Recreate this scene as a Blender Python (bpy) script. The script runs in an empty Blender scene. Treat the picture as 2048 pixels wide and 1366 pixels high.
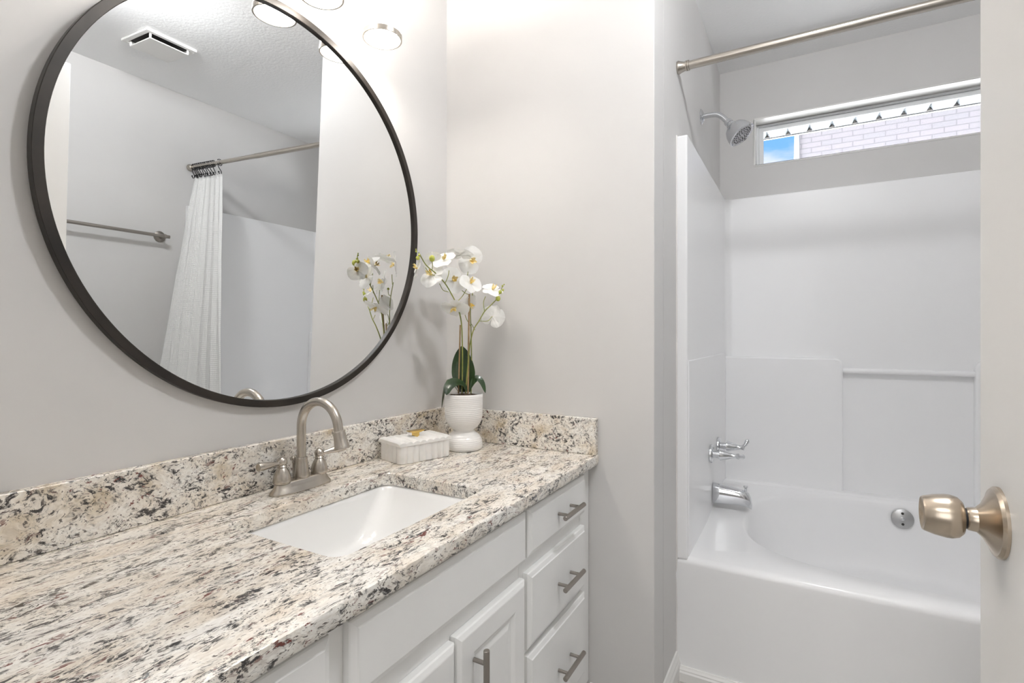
import bpy, bmesh, math, random
from mathutils import Vector, Matrix, noise
random.seed(7)
PI = math.pi
sc = bpy.context.scene
COL = sc.collection

# ------------------------------------------------------------------ camera
CAM = Vector((0, 0, 1.127)); YAW = math.radians(29.456); FPX = 1033.6
cam = bpy.data.cameras.new('camera'); camo = bpy.data.objects.new('camera', cam); COL.objects.link(camo)
camo.location = CAM; camo.rotation_euler = (PI/2, 0, YAW - PI/2)
cam.sensor_width = 36; cam.lens = 36*FPX/2048; cam.shift_y = -(683-671.5)/2048
cam.clip_start = 0.02; sc.camera = camo
sc.view_settings.view_transform = 'Standard'; sc.view_settings.look = 'None'
sc.view_settings.exposure = 0.70; sc.view_settings.gamma = 1.0; sc.view_settings.use_curve_mapping = False
sc.cycles.use_denoising = True
sc.cycles.max_bounces = 14; sc.cycles.diffuse_bounces = 8; sc.cycles.glossy_bounces = 6
sc.cycles.transmission_bounces = 8; sc.cycles.sample_clamp_indirect = 6
sc.cycles.caustics_reflective = False; sc.cycles.caustics_refractive = False

def ray(px, py):
    F = Vector((math.cos(YAW), math.sin(YAW), 0)); R = Vector((math.sin(YAW), -math.cos(YAW), 0))
    return F + R*(px-1024)/FPX - Vector((0, 0, 1))*(py-671.5)/FPX
def at(px, py, X):
    d = ray(px, py); return CAM + d*(X/d.x)

# ------------------------------------------------------------------ light levels
TOP_FILL = 280.0       # glowing discs added on the shade tops to brighten the ceiling
LAMP = 4.6         # emission of the vanity shades
HALL_FILL = 6.0         # W, unseen fill light added in the hall
SUN = 175.0
ROOM_FILL = 27.0; DOORWAY_FILL = 6.0; SKY = 1.0  # room and doorway levels drive added fill lights
# world: blue sky with soft clouds
w = bpy.data.worlds.new('sky'); sc.world = w; w.use_nodes = True
nt = w.node_tree; nt.nodes.clear()
o = nt.nodes.new('ShaderNodeOutputWorld'); bg = nt.nodes.new('ShaderNodeBackground')
tc = nt.nodes.new('ShaderNodeTexCoord'); mp = nt.nodes.new('ShaderNodeMapping'); mp.inputs['Scale'].default_value = (2.2, 2.2, 7)
mp.inputs['Location'].default_value = (.0, .35, .2)
nz = nt.nodes.new('ShaderNodeTexNoise'); nz.inputs['Scale'].default_value = 2.2; nz.inputs['Detail'].default_value = 6
cr = nt.nodes.new('ShaderNodeValToRGB')
cr.color_ramp.elements[0].position = .5; cr.color_ramp.elements[0].color = (.15, .36, .66, 1)
cr.color_ramp.elements[1].position = .66; cr.color_ramp.elements[1].color = (.66, .66, .72, 1)
nt.links.new(tc.outputs['Generated'], mp.inputs[0]); nt.links.new(mp.outputs[0], nz.inputs['Vector'])
nt.links.new(nz.outputs['Fac'], cr.inputs[0]); nt.links.new(cr.outputs[0], bg.inputs[0]); nt.links.new(bg.outputs[0], o.inputs[0])
bg.inputs[1].default_value = SKY
sl = bpy.data.lights.new('sun', 'SUN'); sl.energy = SUN; sl.angle = .01; sl.color = (.94, .96, 1)
so = bpy.data.objects.new('sun', sl); COL.objects.link(so)
so.rotation_euler = Vector((.0, -.55, -1)).to_track_quat('-Z', 'Y').to_euler()
# soft unseen fill light added behind the camera, beyond the doorway
hl = bpy.data.lights.new('hall_fill', 'AREA'); hl.shape = 'DISK'; hl.size = .45; hl.energy = HALL_FILL; hl.color = (1, .97, .94)
ho = bpy.data.objects.new('hall_fill', hl); COL.objects.link(ho); ho.location = (-.75, .15, 2.36)

# upright fill light added in the hall, facing the bathroom doorway
h2 = bpy.data.lights.new('doorway_fill', 'AREA'); h2.shape = 'RECTANGLE'; h2.size = .9; h2.size_y = 1.3; h2.energy = DOORWAY_FILL; h2.color = (.97, .98, 1)
h2o = bpy.data.objects.new('doorway_fill', h2); COL.objects.link(h2o); h2o.location = (-1.78, .15, 1.55); h2o.rotation_euler = (PI/2, 0, -PI/2)
# fill light added just under the ceiling, out of direct and mirror view
pl = bpy.data.lights.new('room_fill', 'POINT'); pl.energy = ROOM_FILL; pl.shadow_soft_size = .08; pl.color = (.965, .98, 1)
po = bpy.data.objects.new('room_fill', pl); COL.objects.link(po); po.location = (1.0, -.14, 2.42)

# ------------------------------------------------------------------ materials
MATS = {}
def mat(name, col, rough=.5, metal=0, **k):
    m = bpy.data.materials.new(name); m.use_nodes = True; MATS[name] = m
    b = m.node_tree.nodes['Principled BSDF']
    b.inputs['Base Color'].default_value = (*col, 1); b.inputs['Roughness'].default_value = rough
    b.inputs['Metallic'].default_value = metal
    if 'coat' in k: b.inputs['Coat Weight'].default_value = k['coat']; b.inputs['Coat Roughness'].default_value = k.get('coatr', .08)
    if 'spec' in k: b.inputs['Specular IOR Level'].default_value = k['spec']
    if 'sss' in k:
        b.inputs['Subsurface Weight'].default_value = k['sss']; b.inputs['Subsurface Radius'].default_value = (.01, .009, .008); b.inputs['Subsurface Scale'].default_value = .5
    if 'trans' in k: b.inputs['Transmission Weight'].default_value = k['trans']
    if 'emit' in k:
        b.inputs['Emission Color'].default_value = (*k['emit'][0], 1); b.inputs['Emission Strength'].default_value = k['emit'][1]
    return m
def N(m, t): return m.node_tree.nodes.new(t)
def coords(m, scale=(1, 1, 1), rot=(0, 0, 0)):
    tc = N(m, 'ShaderNodeTexCoord'); mp = N(m, 'ShaderNodeMapping')
    mp.inputs['Scale'].default_value = scale; mp.inputs['Rotation'].default_value = rot
    m.node_tree.links.new(tc.outputs['Object'], mp.inputs[0]); return mp.outputs[0]
def bump(m, scale, strength, dist=.002, detail=3, vec=None, tex='noise'):
    L = m.node_tree.links; b = m.node_tree.nodes['Principled BSDF']
    n = N(m, 'ShaderNodeTexNoise'); n.inputs['Scale'].default_value = scale; n.inputs['Detail'].default_value = detail
    L.new(vec if vec else coords(m), n.inputs['Vector'])
    bp = N(m, 'ShaderNodeBump'); bp.inputs['Strength'].default_value = strength; bp.inputs['Distance'].default_value = dist
    L.new(n.outputs['Fac'], bp.inputs['Height']); L.new(bp.outputs[0], b.inputs['Normal']); return n
def tint(m, c1, c2, scale, lo=.35, hi=.65, vec=None, detail=4):
    L = m.node_tree.links; b = m.node_tree.nodes['Principled BSDF']
    n = N(m, 'ShaderNodeTexNoise'); n.inputs['Scale'].default_value = scale; n.inputs['Detail'].default_value = detail
    L.new(vec if vec else coords(m), n.inputs['Vector'])
    r = N(m, 'ShaderNodeValToRGB'); r.color_ramp.elements[0].position = lo; r.color_ramp.elements[1].position = hi
    r.color_ramp.elements[0].color = (*c1, 1); r.color_ramp.elements[1].color = (*c2, 1)
    L.new(n.outputs['Fac'], r.inputs[0]); L.new(r.outputs[0], b.inputs['Base Color']); return r

m_wall = mat('wall_paint', (.60, .585, .57), .55, spec=.35); tint(m_wall, (.625, .615, .605), (.645, .635, .625), 3); bump(m_wall, 90, .12, .001, 4)
m_ceil = mat('ceiling_paint', (.87, .87, .87), .8); bump(m_ceil, 75, .45, .003, 5)
m_trim = mat('trim_paint', (.80, .79, .77), .35); bump(m_trim, 40, .04, .001)
m_door = mat('door_paint', (.86, .85, .83), .38); bump(m_door, 120, .08, .001)
m_cab = mat('cabinet_paint', (.85, .85, .84), .38); tint(m_cab, (.84, .84, .83), (.87, .87, .86), 6); bump(m_cab, 60, .06, .001)
m_fib = mat('fiberglass', (.88, .88, .885), .33, coat=.25, coatr=.08); bump(m_fib, 8, .03, .004)
m_porc = mat('porcelain', (.86, .86, .85), .08, coat=.5)
m_ceramic = mat('white_glaze', (.84, .83, .81), .3, coat=.2); 
m_nick = mat('brushed_nickel', (.50, .46, .41), .27, 1); bump(m_nick, 30, .05, .0005, vec=coords(m_nick, (1, 1, 30)))
m_nickd = mat('dark_nickel', (.36, .33, .30), .33, 1); bump(m_nickd, 40, .04, .0005)
m_knob = mat('satin_nickel_warm', (.55, .47, .38), .26, 1); bump(m_knob, 40, .05, .0004, vec=coords(m_knob, (1, 25, 1)))
m_chrome = mat('chrome', (.72, .73, .75), .07, 1); bump(m_chrome, 20, .01, .0005)
m_bronze = mat('dark_bronze', (.02, .016, .014), .45, .35); tint(m_bronze, (.012, .010, .008), (.030, .024, .019), 9)
m_mirror = mat('mirror_silver', (.90, .91, .91), .0, 1)
m_gold = mat('brass', (.72, .50, .16), .25, 1); bump(m_gold, 20, .02, .0005)
m_black = mat('black_metal', (.02, .02, .022), .35, .6); bump(m_black, 30, .02, .0005)
m_dark = mat('dark_gap', (.03, .028, .025), .7); bump(m_dark, 30, .02, .0005)
m_plast = mat('white_plastic', (.80, .79, .77), .4); bump(m_plast, 50, .02, .0005)
m_vinyl = mat('window_vinyl', (.82, .83, .84), .35); bump(m_vinyl, 30, .02, .0005)
m_caulk = mat('caulk', (.76, .74, .72), .5); bump(m_caulk, 40, .3, .002)
m_shade = mat('opal_glass', (.9, .88, .85), .3, emit=((1, .93, .86), LAMP))
m_topfill = mat('top_fill_glow', (.9, .88, .85), .3, emit=((1, .93, .86), TOP_FILL))  # for the added discs that bounce light off the ceiling
m_down = mat('lamp_glow_below', (.9, .88, .85), .3, emit=((1, .93, .86), 48.0))
m_leaf = mat('orchid_leaf', (.03, .07, .025), .3, coat=.3); tint(m_leaf, (.012, .032, .012), (.035, .075, .024), 14)
m_leafb = mat('leaf_underside', (.12, .14, .09), .5); bump(m_leafb, 60, .1, .0005)
m_petal = mat('petal', (.93, .93, .92), .55)
bump(m_petal, 60, .15, .0006, vec=coords(m_petal))
nt = m_petal.node_tree; tl = nt.nodes.new('ShaderNodeBsdfTranslucent'); tl.inputs[0].default_value = (.92, .92, .88, 1); mx = nt.nodes.new('ShaderNodeMixShader'); mx.inputs[0].default_value = .25
nt.links.new(nt.nodes['Principled BSDF'].outputs[0], mx.inputs[1]); nt.links.new(tl.outputs[0], mx.inputs[2]); nt.links.new(mx.outputs[0], nt.nodes['Material Output'].inputs[0])
m_lip = mat('yellow_lip', (.85, .62, .12), .5); tint(m_lip, (.87, .60, .08), (.9, .85, .6), 120)
m_stem = mat('stem_green', (.22, .26, .06), .5); tint(m_stem, (.16, .20, .04), (.34, .34, .09), 25)
m_stake = mat('bamboo', (.33, .21, .10), .6); tint(m_stake, (.27, .17, .08), (.42, .29, .15), 30)
m_bud = mat('bud_green', (.38, .42, .05), .45); tint(m_bud, (.30, .36, .04), (.50, .50, .10), 60)
m_soil = mat('potting_bark', (.06, .04, .025), .9); tint(m_soil, (.02, .014, .01), (.16, .10, .06), 160, .4, .6); bump(m_soil, 180, 1, .004)
m_marble = mat('white_marble', (.82, .80, .76), .35, sss=.15); tint(m_marble, (.78, .77, .74), (.86, .845, .82), 18, .34, .5, detail=6)
m_floor = mat('floor_tile', (.5, .48, .46), .45)
m_cloth = mat('waffle_cloth', (.90, .90, .89), .85, spec=.2)
m_white = mat('white_paint_outside', (.12, .12, .125), .6); bump(m_white, 20, .1, .002)
m_metalroof = mat('roof_metal', (.030, .036, .040), .45); bump(m_metalroof, 12, .1, .002)
m_ground = mat('concrete_ground', (.62, .61, .59), .9); tint(m_ground, (.58, .57, .55), (.68, .67, .65), 2)
m_alu = mat('white_aluminium', (.05, .05, .05), .5); bump(m_alu, 20, .02, .001)
# window glass: thin pane
m_glass = mat('window_glass', (1, 1, 1), .0); nt = m_glass.node_tree; nt.nodes.remove(nt.nodes['Principled BSDF'])
tr = nt.nodes.new('ShaderNodeBsdfTransparent'); gl = nt.nodes.new('ShaderNodeBsdfGlossy'); gl.inputs['Roughness'].default_value = .02
fr = nt.nodes.new('ShaderNodeFresnel'); fr.inputs['IOR'].default_value = 1.3; mx = nt.nodes.new('ShaderNodeMixShader')
nt.links.new(fr.outputs[0], mx.inputs[0]); nt.links.new(tr.outputs[0], mx.inputs[1]); nt.links.new(gl.outputs[0], mx.inputs[2])
nt.links.new(mx.outputs[0], nt.nodes['Material Output'].inputs[0])

# lip of ceramic ridges: fine throwing rings along z
def rings_bump(m, scale, strength, dist):
    L = m.node_tree.links; b = m.node_tree.nodes['Principled BSDF']
    wv = N(m, 'ShaderNodeTexWave'); wv.bands_direction = 'Z'; wv.inputs['Scale'].default_value = scale; wv.inputs['Distortion'].default_value = 1.2
    wv.inputs['Detail Scale'].default_value = .6
    L.new(coords(m), wv.inputs['Vector']); bp = N(m, 'ShaderNodeBump'); bp.inputs['Strength'].default_value = strength; bp.inputs['Distance'].default_value = dist
    L.new(wv.outputs['Fac'], bp.inputs['Height']); L.new(bp.outputs[0], b.inputs['Normal'])
rings_bump(m_ceramic, 55, .4, .0009)

# granite
def granite(name, rot, stretch, warm):
    m = mat(name, (.7, .65, .58), .18, coat=.4, coatr=.06); L = m.node_tree.links; b = m.node_tree.nodes['Principled BSDF']
    co = coords(m, stretch, rot)
    # warp
    wn = N(m, 'ShaderNodeTexNoise'); wn.inputs['Scale'].default_value = 22; wn.inputs['Detail'].default_value = 3; L.new(co, wn.inputs['Vector'])
    wm = N(m, 'ShaderNodeMixRGB'); wm.blend_type = 'ADD'; wm.inputs[0].default_value = .045
    L.new(co, wm.inputs[1]); L.new(wn.outputs['Color'], wm.inputs[2]); V = wm.outputs[0]
    def nz(scale, detail, rough=.6, vec=None):
        n = N(m, 'ShaderNodeTexNoise'); n.inputs['Scale'].default_value = scale; n.inputs['Detail'].default_value = detail
        n.inputs['Roughness'].default_value = rough; L.new(vec or V, n.inputs['Vector']); return n.outputs['Fac']
    def ramp(v, *els):
        r = N(m, 'ShaderNodeValToRGB'); e = r.color_ramp.elements
        while len(e) < len(els): e.new(.5)
        for i, (p, c) in enumerate(els): e[i].position = p; e[i].color = (*c, 1) if len(c) == 3 else c
        L.new(v, r.inputs[0]); return r.outputs[0]
    def mix(f, a, c, mode='MIX'):
        x = N(m, 'ShaderNodeMixRGB'); x.blend_type = mode; L.new(f, x.inputs[0]) if not isinstance(f, float) else setattr(x.inputs[0], 'default_value', f)
        for i, s in ((1, a), (2, c)):
            if isinstance(s, tuple): x.inputs[i].default_value = (*s, 1)
            else: L.new(s, x.inputs[i])
        return x.outputs[0]
    def mul(a, c):
        x = N(m, 'ShaderNodeMath'); x.operation = 'MULTIPLY'; L.new(a, x.inputs[0]); L.new(c, x.inputs[1]); return x.outputs[0]
    base = ramp(nz(14, 5), (.30, warm), (.47, (.86, .81, .73)), (.60, (.90, .88, .83)), (.75, (.80, .78, .75)))
    fine = ramp(nz(150, 3), (.36, (.76, .73, .70)), (.6, (1, 1, 1)))
    col = mix(.8, base, fine, 'MULTIPLY')
    col = mix(ramp(nz(40, 6), (.55, (0, 0, 0)), (.66, (.6, .6, .6))), col, (.50, .46, .42))
    region = ramp(nz(20, 5, .7), (.47, (0, 0, 0)), (.55, (1, 1, 1)))
    speck = ramp(nz(100, 6, .75), (.508, (0, 0, 0)), (.545, (1, 1, 1)))
    col = mix(mul(region, speck), col, (.035, .032, .032))
    speck2 = ramp(nz(190, 4, .65), (.585, (0, 0, 0)), (.625, (.95, .95, .95)))
    col = mix(speck2, col, (.10, .085, .075))
    rr = ramp(nz(70, 4, .6), (.60, (0, 0, 0)), (.64, (1, 1, 1)))
    col = mix(mul(rr, ramp(nz(9, 2), (.42, (.0, .0, .0)), (.6, (1, 1, 1)))), col, (.15, .045, .035))
    L.new(col, b.inputs['Base Color']); return m
m_gran = granite('granite_top', (0, 0, math.radians(12)), (.60, 1.45, 1.2), (.72, .63, .52))
m_grans = granite('granite_backsplash', (0, .4, 0), (.8, 1.0, 1.05), (.58, .48, .33))

# floor tile
L = m_floor.node_tree.links; bt = N(m_floor, 'ShaderNodeTexBrick'); L.new(coords(m_floor), bt.inputs['Vector'])
bt.inputs['Scale'].default_value = 1; bt.inputs['Brick Width'].default_value = .9; bt.inputs['Row Height'].default_value = .15; bt.inputs['Mortar Size'].default_value = .003
bt.inputs['Color1'].default_value = (.42, .41, .39, 1); bt.inputs['Color2'].default_value = (.47, .455, .43, 1); bt.inputs['Mortar'].default_value = (.25, .24, .22, 1)
L.new(bt.outputs['Color'], m_floor.node_tree.nodes['Principled BSDF'].inputs['Base Color'])
# neighbour brick, painted white
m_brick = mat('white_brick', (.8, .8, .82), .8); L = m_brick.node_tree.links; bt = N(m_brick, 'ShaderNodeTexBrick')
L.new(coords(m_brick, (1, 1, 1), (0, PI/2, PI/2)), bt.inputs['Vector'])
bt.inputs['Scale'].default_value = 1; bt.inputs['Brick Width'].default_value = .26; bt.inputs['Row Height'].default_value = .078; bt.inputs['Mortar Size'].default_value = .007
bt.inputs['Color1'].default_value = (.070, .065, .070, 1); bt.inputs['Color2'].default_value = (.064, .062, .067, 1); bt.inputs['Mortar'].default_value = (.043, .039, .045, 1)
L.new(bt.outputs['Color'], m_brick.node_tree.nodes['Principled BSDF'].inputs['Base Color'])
# waffle weave
L = m_cloth.node_tree.links; b = m_cloth.node_tree.nodes['Principled BSDF']
uv = N(m_cloth, 'ShaderNodeUVMap'); bt = N(m_cloth, 'ShaderNodeTexBrick'); L.new(uv.outputs[0], bt.inputs['Vector']); bt.offset = 0
bt.inputs['Scale'].default_value = 1; bt.inputs['Brick Width'].default_value = .011; bt.inputs['Row Height'].default_value = .011; bt.inputs['Mortar Size'].default_value = .002
bt.inputs['Mortar Smooth'].default_value = 1
bt.inputs['Color1'].default_value = (0, 0, 0, 1); bt.inputs['Color2'].default_value = (0, 0, 0, 1); bt.inputs['Mortar'].default_value = (1, 1, 1, 1)
bp = N(m_cloth, 'ShaderNodeBump'); bp.inputs['Strength'].default_value = .8; bp.inputs['Distance'].default_value = .002
L.new(bt.outputs['Color'], bp.inputs['Height']); L.new(bp.outputs[0], b.inputs['Normal'])

# ------------------------------------------------------------------ mesh helpers
def link(name, me, m, parent=None):
    ob = bpy.data.objects.new(name, me); COL.objects.link(ob)
    for x in (m if isinstance(m, (list, tuple)) else [m]): me.materials.append(x)
    if parent: ob.parent = parent
    return ob
def obj(name, bm, m, parent=None, smooth=False, bevel=0, seg=2, angle=35, subsurf=0):
    bmesh.ops.remove_doubles(bm, verts=bm.verts, dist=1e-6)
    bmesh.ops.recalc_face_normals(bm, faces=bm.faces)
    me = bpy.data.meshes.new(name); bm.to_mesh(me); bm.free()
    ob = link(name, me, m, parent)
    if bevel:
        bv = ob.modifiers.new('bevel', 'BEVEL'); bv.width = bevel; bv.segments = seg; bv.limit_method = 'ANGLE'; bv.angle_limit = math.radians(40)
    if subsurf:
        ss = ob.modifiers.new('sub', 'SUBSURF'); ss.levels = subsurf; ss.render_levels = subsurf
    if smooth or bevel:
        for p in me.polygons: p.use_smooth = True
        try: me.set_sharp_from_angle(angle=math.radians(angle))
        except Exception: pass
        if bevel: ob.modifiers['bevel'].harden_normals = True
    return ob
def box(bm, x0, x1, y0, y1, z0, z1):
    v = [bm.verts.new((x, y, z)) for x in (x0, x1) for y in (y0, y1) for z in (z0, z1)]
    for f in ((0, 1, 3, 2), (4, 6, 7, 5), (0, 4, 5, 1), (2, 3, 7, 6), (0, 2, 6, 4), (1, 5, 7, 3)): bm.faces.new([v[i] for i in f])
    return v
def boxes(*bs):
    bm = bmesh.new()
    for b_ in bs: box(bm, *b_)
    return bm
def loops(bm, rings, close=True, cap0=False, cap1=False):
    vs = [[bm.verts.new(p) for p in r] for r in rings]
    n = len(vs[0])
    for a, b_ in zip(vs, vs[1:]):
        for i in range(n if close else n-1):
            j = (i+1) % n
            try: bm.faces.new((a[i], a[j], b_[j], b_[i]))
            except ValueError: pass
    if cap0: bm.faces.new(vs[0][::-1])
    if cap1: bm.faces.new(vs[-1])
    return vs
def frame_of(d):
    d = Vector(d).normalized(); q = Vector((0, 0, 1)).rotation_difference(d) if d.z > -.9999 else Matrix.Rotation(PI, 3, 'X').to_quaternion()
    return q
def lathe(bm, prof, loc=(0, 0, 0), axis=(0, 0, 1), n=48, cap=True):
    """prof: list of (radius, distance along axis)"""
    q = frame_of(axis); loc = Vector(loc)
    rings = [[loc + q @ Vector((max(r, 1e-5)*math.cos(2*PI*i/n), max(r, 1e-5)*math.sin(2*PI*i/n), h)) for i in range(n)] for r, h in prof]
    return loops(bm, rings, True, cap, cap)
def catmull(P, k=8):
    P = [Vector(p) for p in P]; Q = [2*P[0]-P[1]] + P + [2*P[-1]-P[-2]]; out = []
    for i in range(1, len(Q)-2):
        a, b_, c, d = Q[i-1:i+3]
        for s in range(k):
            t = s/k; out.append(.5*((2*b_) + (c-a)*t + (2*a-5*b_+4*c-d)*t*t + (3*b_-a-3*c+d)*t**3))
    out.append(P[-1]); return out
def tube(bm, P, r, n=16, cap=True):
    P = [Vector(p) for p in P]; m_ = len(P)
    rs = r if isinstance(r, (list, tuple)) else [r]*m_
    if len(rs) != m_: rs = [rs[0] + (rs[-1]-rs[0])*i/(m_-1) for i in range(m_)]
    T = [(P[min(i+1, m_-1)]-P[max(i-1, 0)]).normalized() for i in range(m_)]
    u = T[0].orthogonal().normalized(); rings = []
    for i in range(m_):
        if i: u = (T[i-1].rotation_difference(T[i]) @ u); u = (u - T[i]*u.dot(T[i])).normalized()
        v = T[i].cross(u)
        rings.append([P[i] + (u*math.cos(2*PI*k/n) + v*math.sin(2*PI*k/n))*rs[i] for k in range(n)])
    return loops(bm, rings, True, cap, cap)
def rrect(x0, x1, y0, y1, r, z, k=6):
    pts = []
    for cx, cy, a0 in ((x1-r, y1-r, 0), (x0+r, y1-r, PI/2), (x0+r, y0+r, PI), (x1-r, y0+r, 1.5*PI)):
        for i in range(k+1):
            a = a0 + PI/2*i/k; pts.append(Vector((cx+r*math.cos(a), cy+r*math.sin(a), z)))
    return pts
def rhit(c, th, x0, x1, y0, y1, r=0):
    """ray from c at angle th to the border of a (rounded) rectangle"""
    dx, dy = math.cos(th), math.sin(th); t = 1e9
    if dx > 1e-9: t = min(t, (x1-c[0])/dx)
    if dx < -1e-9: t = min(t, (x0-c[0])/dx)
    if dy > 1e-9: t = min(t, (y1-c[1])/dy)
    if dy < -1e-9: t = min(t, (y0-c[1])/dy)
    x, y = c[0]+dx*t, c[1]+dy*t
    if r > 0:
        for cx, cy, sx, sy in ((x1-r, y1-r, 1, 1), (x0+r, y1-r, -1, 1), (x0+r, y0+r, -1, -1), (x1-r, y0+r, 1, -1)):
            if (x-cx)*sx > 0 and (y-cy)*sy > 0:
                ox, oy = c[0]-cx, c[1]-cy; B = ox*dx+oy*dy; Cc = ox*ox+oy*oy-r*r
                t = -B + math.sqrt(max(B*B-Cc, 0)); x, y = c[0]+dx*t, c[1]+dy*t
    return x, y
def empty(name, loc, rot=(0, 0, 0)):
    e = bpy.data.objects.new(name, None); COL.objects.link(e); e.location = loc; e.rotation_euler = rot
    e.empty_display_size = .05; return e
def tag(ob, label, cat, group=None, kind=None):
    ob['label'] = label; ob['category'] = cat
    if group: ob['group'] = group
    if kind: ob['kind'] = kind
    return ob
def struct(name, bm, m, **k):
    ob = obj(name, bm, m, **k); ob['kind'] = 'structure'; return ob
def copy_tree(o_, parent=None):
    c = o_.copy(); COL.objects.link(c); c.parent = parent
    for ch in [x for x in bpy.data.objects if x.parent == o_]: copy_tree(ch, c)
    return c

# ------------------------------------------------------------------ dimensions
WY = 1.094      # mirror wall
XE = 1.47       # end wall beside the vanity
AY = .368       # alcove wall
XW = 2.777      # window wall
OY = -1.15      # opposite wall
H = 2.441
TX = 1.755      # tub apron
CZ = .773       # counter top
X0 = .06        # room side of the entry wall

# ------------------------------------------------------------------ room shell
struct('floor', boxes((-1.9, XW+.12, OY-.1, WY+.1, -.1, 0)), m_floor)
struct('ceiling', boxes((-1.9, XW+.12, OY-.1, WY+.1, H, H+.1)), m_ceil)
struct('wall_mirror', boxes((-.05, XE, WY, WY+.1, 0, H)), m_wall)
struct('wall_right', boxes((XE, XE+.11, AY, WY+.1, 0, H)), m_wall, bevel=.003)
struct('wall_alcove', boxes((XE+.11, XW, AY, AY+.11, 0, H)), m_wall)
struct('wall_opposite', boxes((-.05, XW, OY-.1, OY, 0, H)), m_wall)
WZ0, WZ1, WYL, WYR = 1.951, 2.185, .212, -.99
struct('wall_window', boxes((XW, XW+.12, OY-.1, AY+.11, 0, WZ0), (XW, XW+.12, OY-.1, AY+.11, WZ1, H),
    (XW, XW+.12, WYL, AY+.11, WZ0, WZ1), (XW, XW+.12, OY-.1, WYR, WZ0, WZ1)), m_wall)
struct('wall_entry', boxes((-.05, X0, OY, -.23, 0, H), (-.05, X0, .50, WY, 0, H), (-.05, X0, -.23, .50, 2.045, H)), m_wall)
struct('wall_hall_far', boxes((-1.9, -1.8, OY-.1, WY+.1, 0, H)), m_wall)
struct('wall_hall_left', boxes((-1.8, -.05, WY, WY+.1, 0, H)), m_wall)
struct('wall_hall_right', boxes((-1.8, -.05, OY-.1, OY, 0, H)), m_wall)
# door casing on the room side
struct('trim_1', boxes((X0, X0+.012, .50, .529, 0, 2.10), (X0, X0+.012, -.29, -.235, 0, 2.10), (X0, X0+.012, -.235, .50, 2.045, 2.10)), m_trim, bevel=.003)

def base_profile(bm, p0, p1, inward, h=.085, t=.014):
    p0, p1, nrm = Vector(p0), Vector(p1), Vector(inward)
    pr = [(0, 0), (t, 0), (t, h*.62), (t*.75, h*.72), (t*.75, h*.80), (t*.45, h*.92), (t*.35, h), (0, h)]
    rings = [[p + nrm*a + Vector((0, 0, b_)) for a, b_ in pr] for p in (p0, p1)]
    loops(bm, rings, True, True, True)
bm = bmesh.new(); base_profile(bm, (XE-.014, AY, 0), (TX, AY, 0), (0, -1, 0)); struct('baseboard_alcove', bm, m_trim)
bm = bmesh.new(); base_profile(bm, (XE, AY-.014, 0), (XE, .56, 0), (-1, 0, 0)); struct('baseboard_right', bm, m_trim)
bm = bmesh.new(); base_profile(bm, (X0, OY, 0), (TX, OY, 0), (0, 1, 0)); struct('baseboard_opposite', bm, m_trim)
bm = bmesh.new(); base_profile(bm, (TX, OY+.014, 0), (TX, AY-.014, 0), (-1, 0, 0), .045, .016); struct('baseboard_tub', bm, m_trim)

# ------------------------------------------------------------------ window
WF = XW+.085   # inner face of the vinyl frame
bm = bmesh.new()
def wframe(bm, y0, y1, z0, z1, wd, x0, x1):
    box(bm, x0, x1, y0, y1, z0, z0+wd); box(bm, x0, x1, y0, y1, z1-wd, z1)
    box(bm, x0, x1, y1-wd, y1, z0+wd, z1-wd); box(bm, x0, x1, y0, y0+wd, z0+wd, z1-wd)
wframe(bm, WYR, WYL, WZ0, WZ1, .016, WF, XW+.12)
wframe(bm, WYR+.016, WYL-.016, WZ0+.016, WZ1-.016, .020, WF+.012, XW+.11)
win = struct('window_1', bm, m_vinyl, bevel=.002)
bm = boxes((WF+.018, WF+.022, WYR+.03, WYL-.03, WZ0+.03, WZ1-.03)); obj('pane', bm, m_glass, win)
# painted returns of the opening
bm = boxes((XW-.004, WF, WYR, WYL, WZ0, WZ0+.006), (XW-.004, WF, WYR, WYL, WZ1-.006, WZ1), (XW-.004, WF, WYL-.006, WYL, WZ0+.006, WZ1-.006), (XW-.004, WF, WYR, WYR+.006, WZ0+.006, WZ1-.006))
struct('trim_2', bm, m_trim, bevel=.001)

# ------------------------------------------------------------------ outside
tag(obj('yard_ground', boxes((XW+.12, 24, -16, 16, -.35, -.25)), m_ground), 'pale ground outside the bathroom window', 'ground', kind='structure')
nh = empty('neighbor_house', (9, -4, -.25)); nh.rotation_euler = (0, 0, 0)
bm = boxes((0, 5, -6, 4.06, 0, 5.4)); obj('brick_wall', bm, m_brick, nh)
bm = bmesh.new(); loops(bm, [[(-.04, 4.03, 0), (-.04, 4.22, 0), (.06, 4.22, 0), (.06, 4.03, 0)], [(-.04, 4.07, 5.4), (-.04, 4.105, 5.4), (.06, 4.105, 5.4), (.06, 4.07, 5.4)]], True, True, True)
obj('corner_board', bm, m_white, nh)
tag(nh, 'neighboring house with white painted brick wall seen through the high window', 'house')
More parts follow.
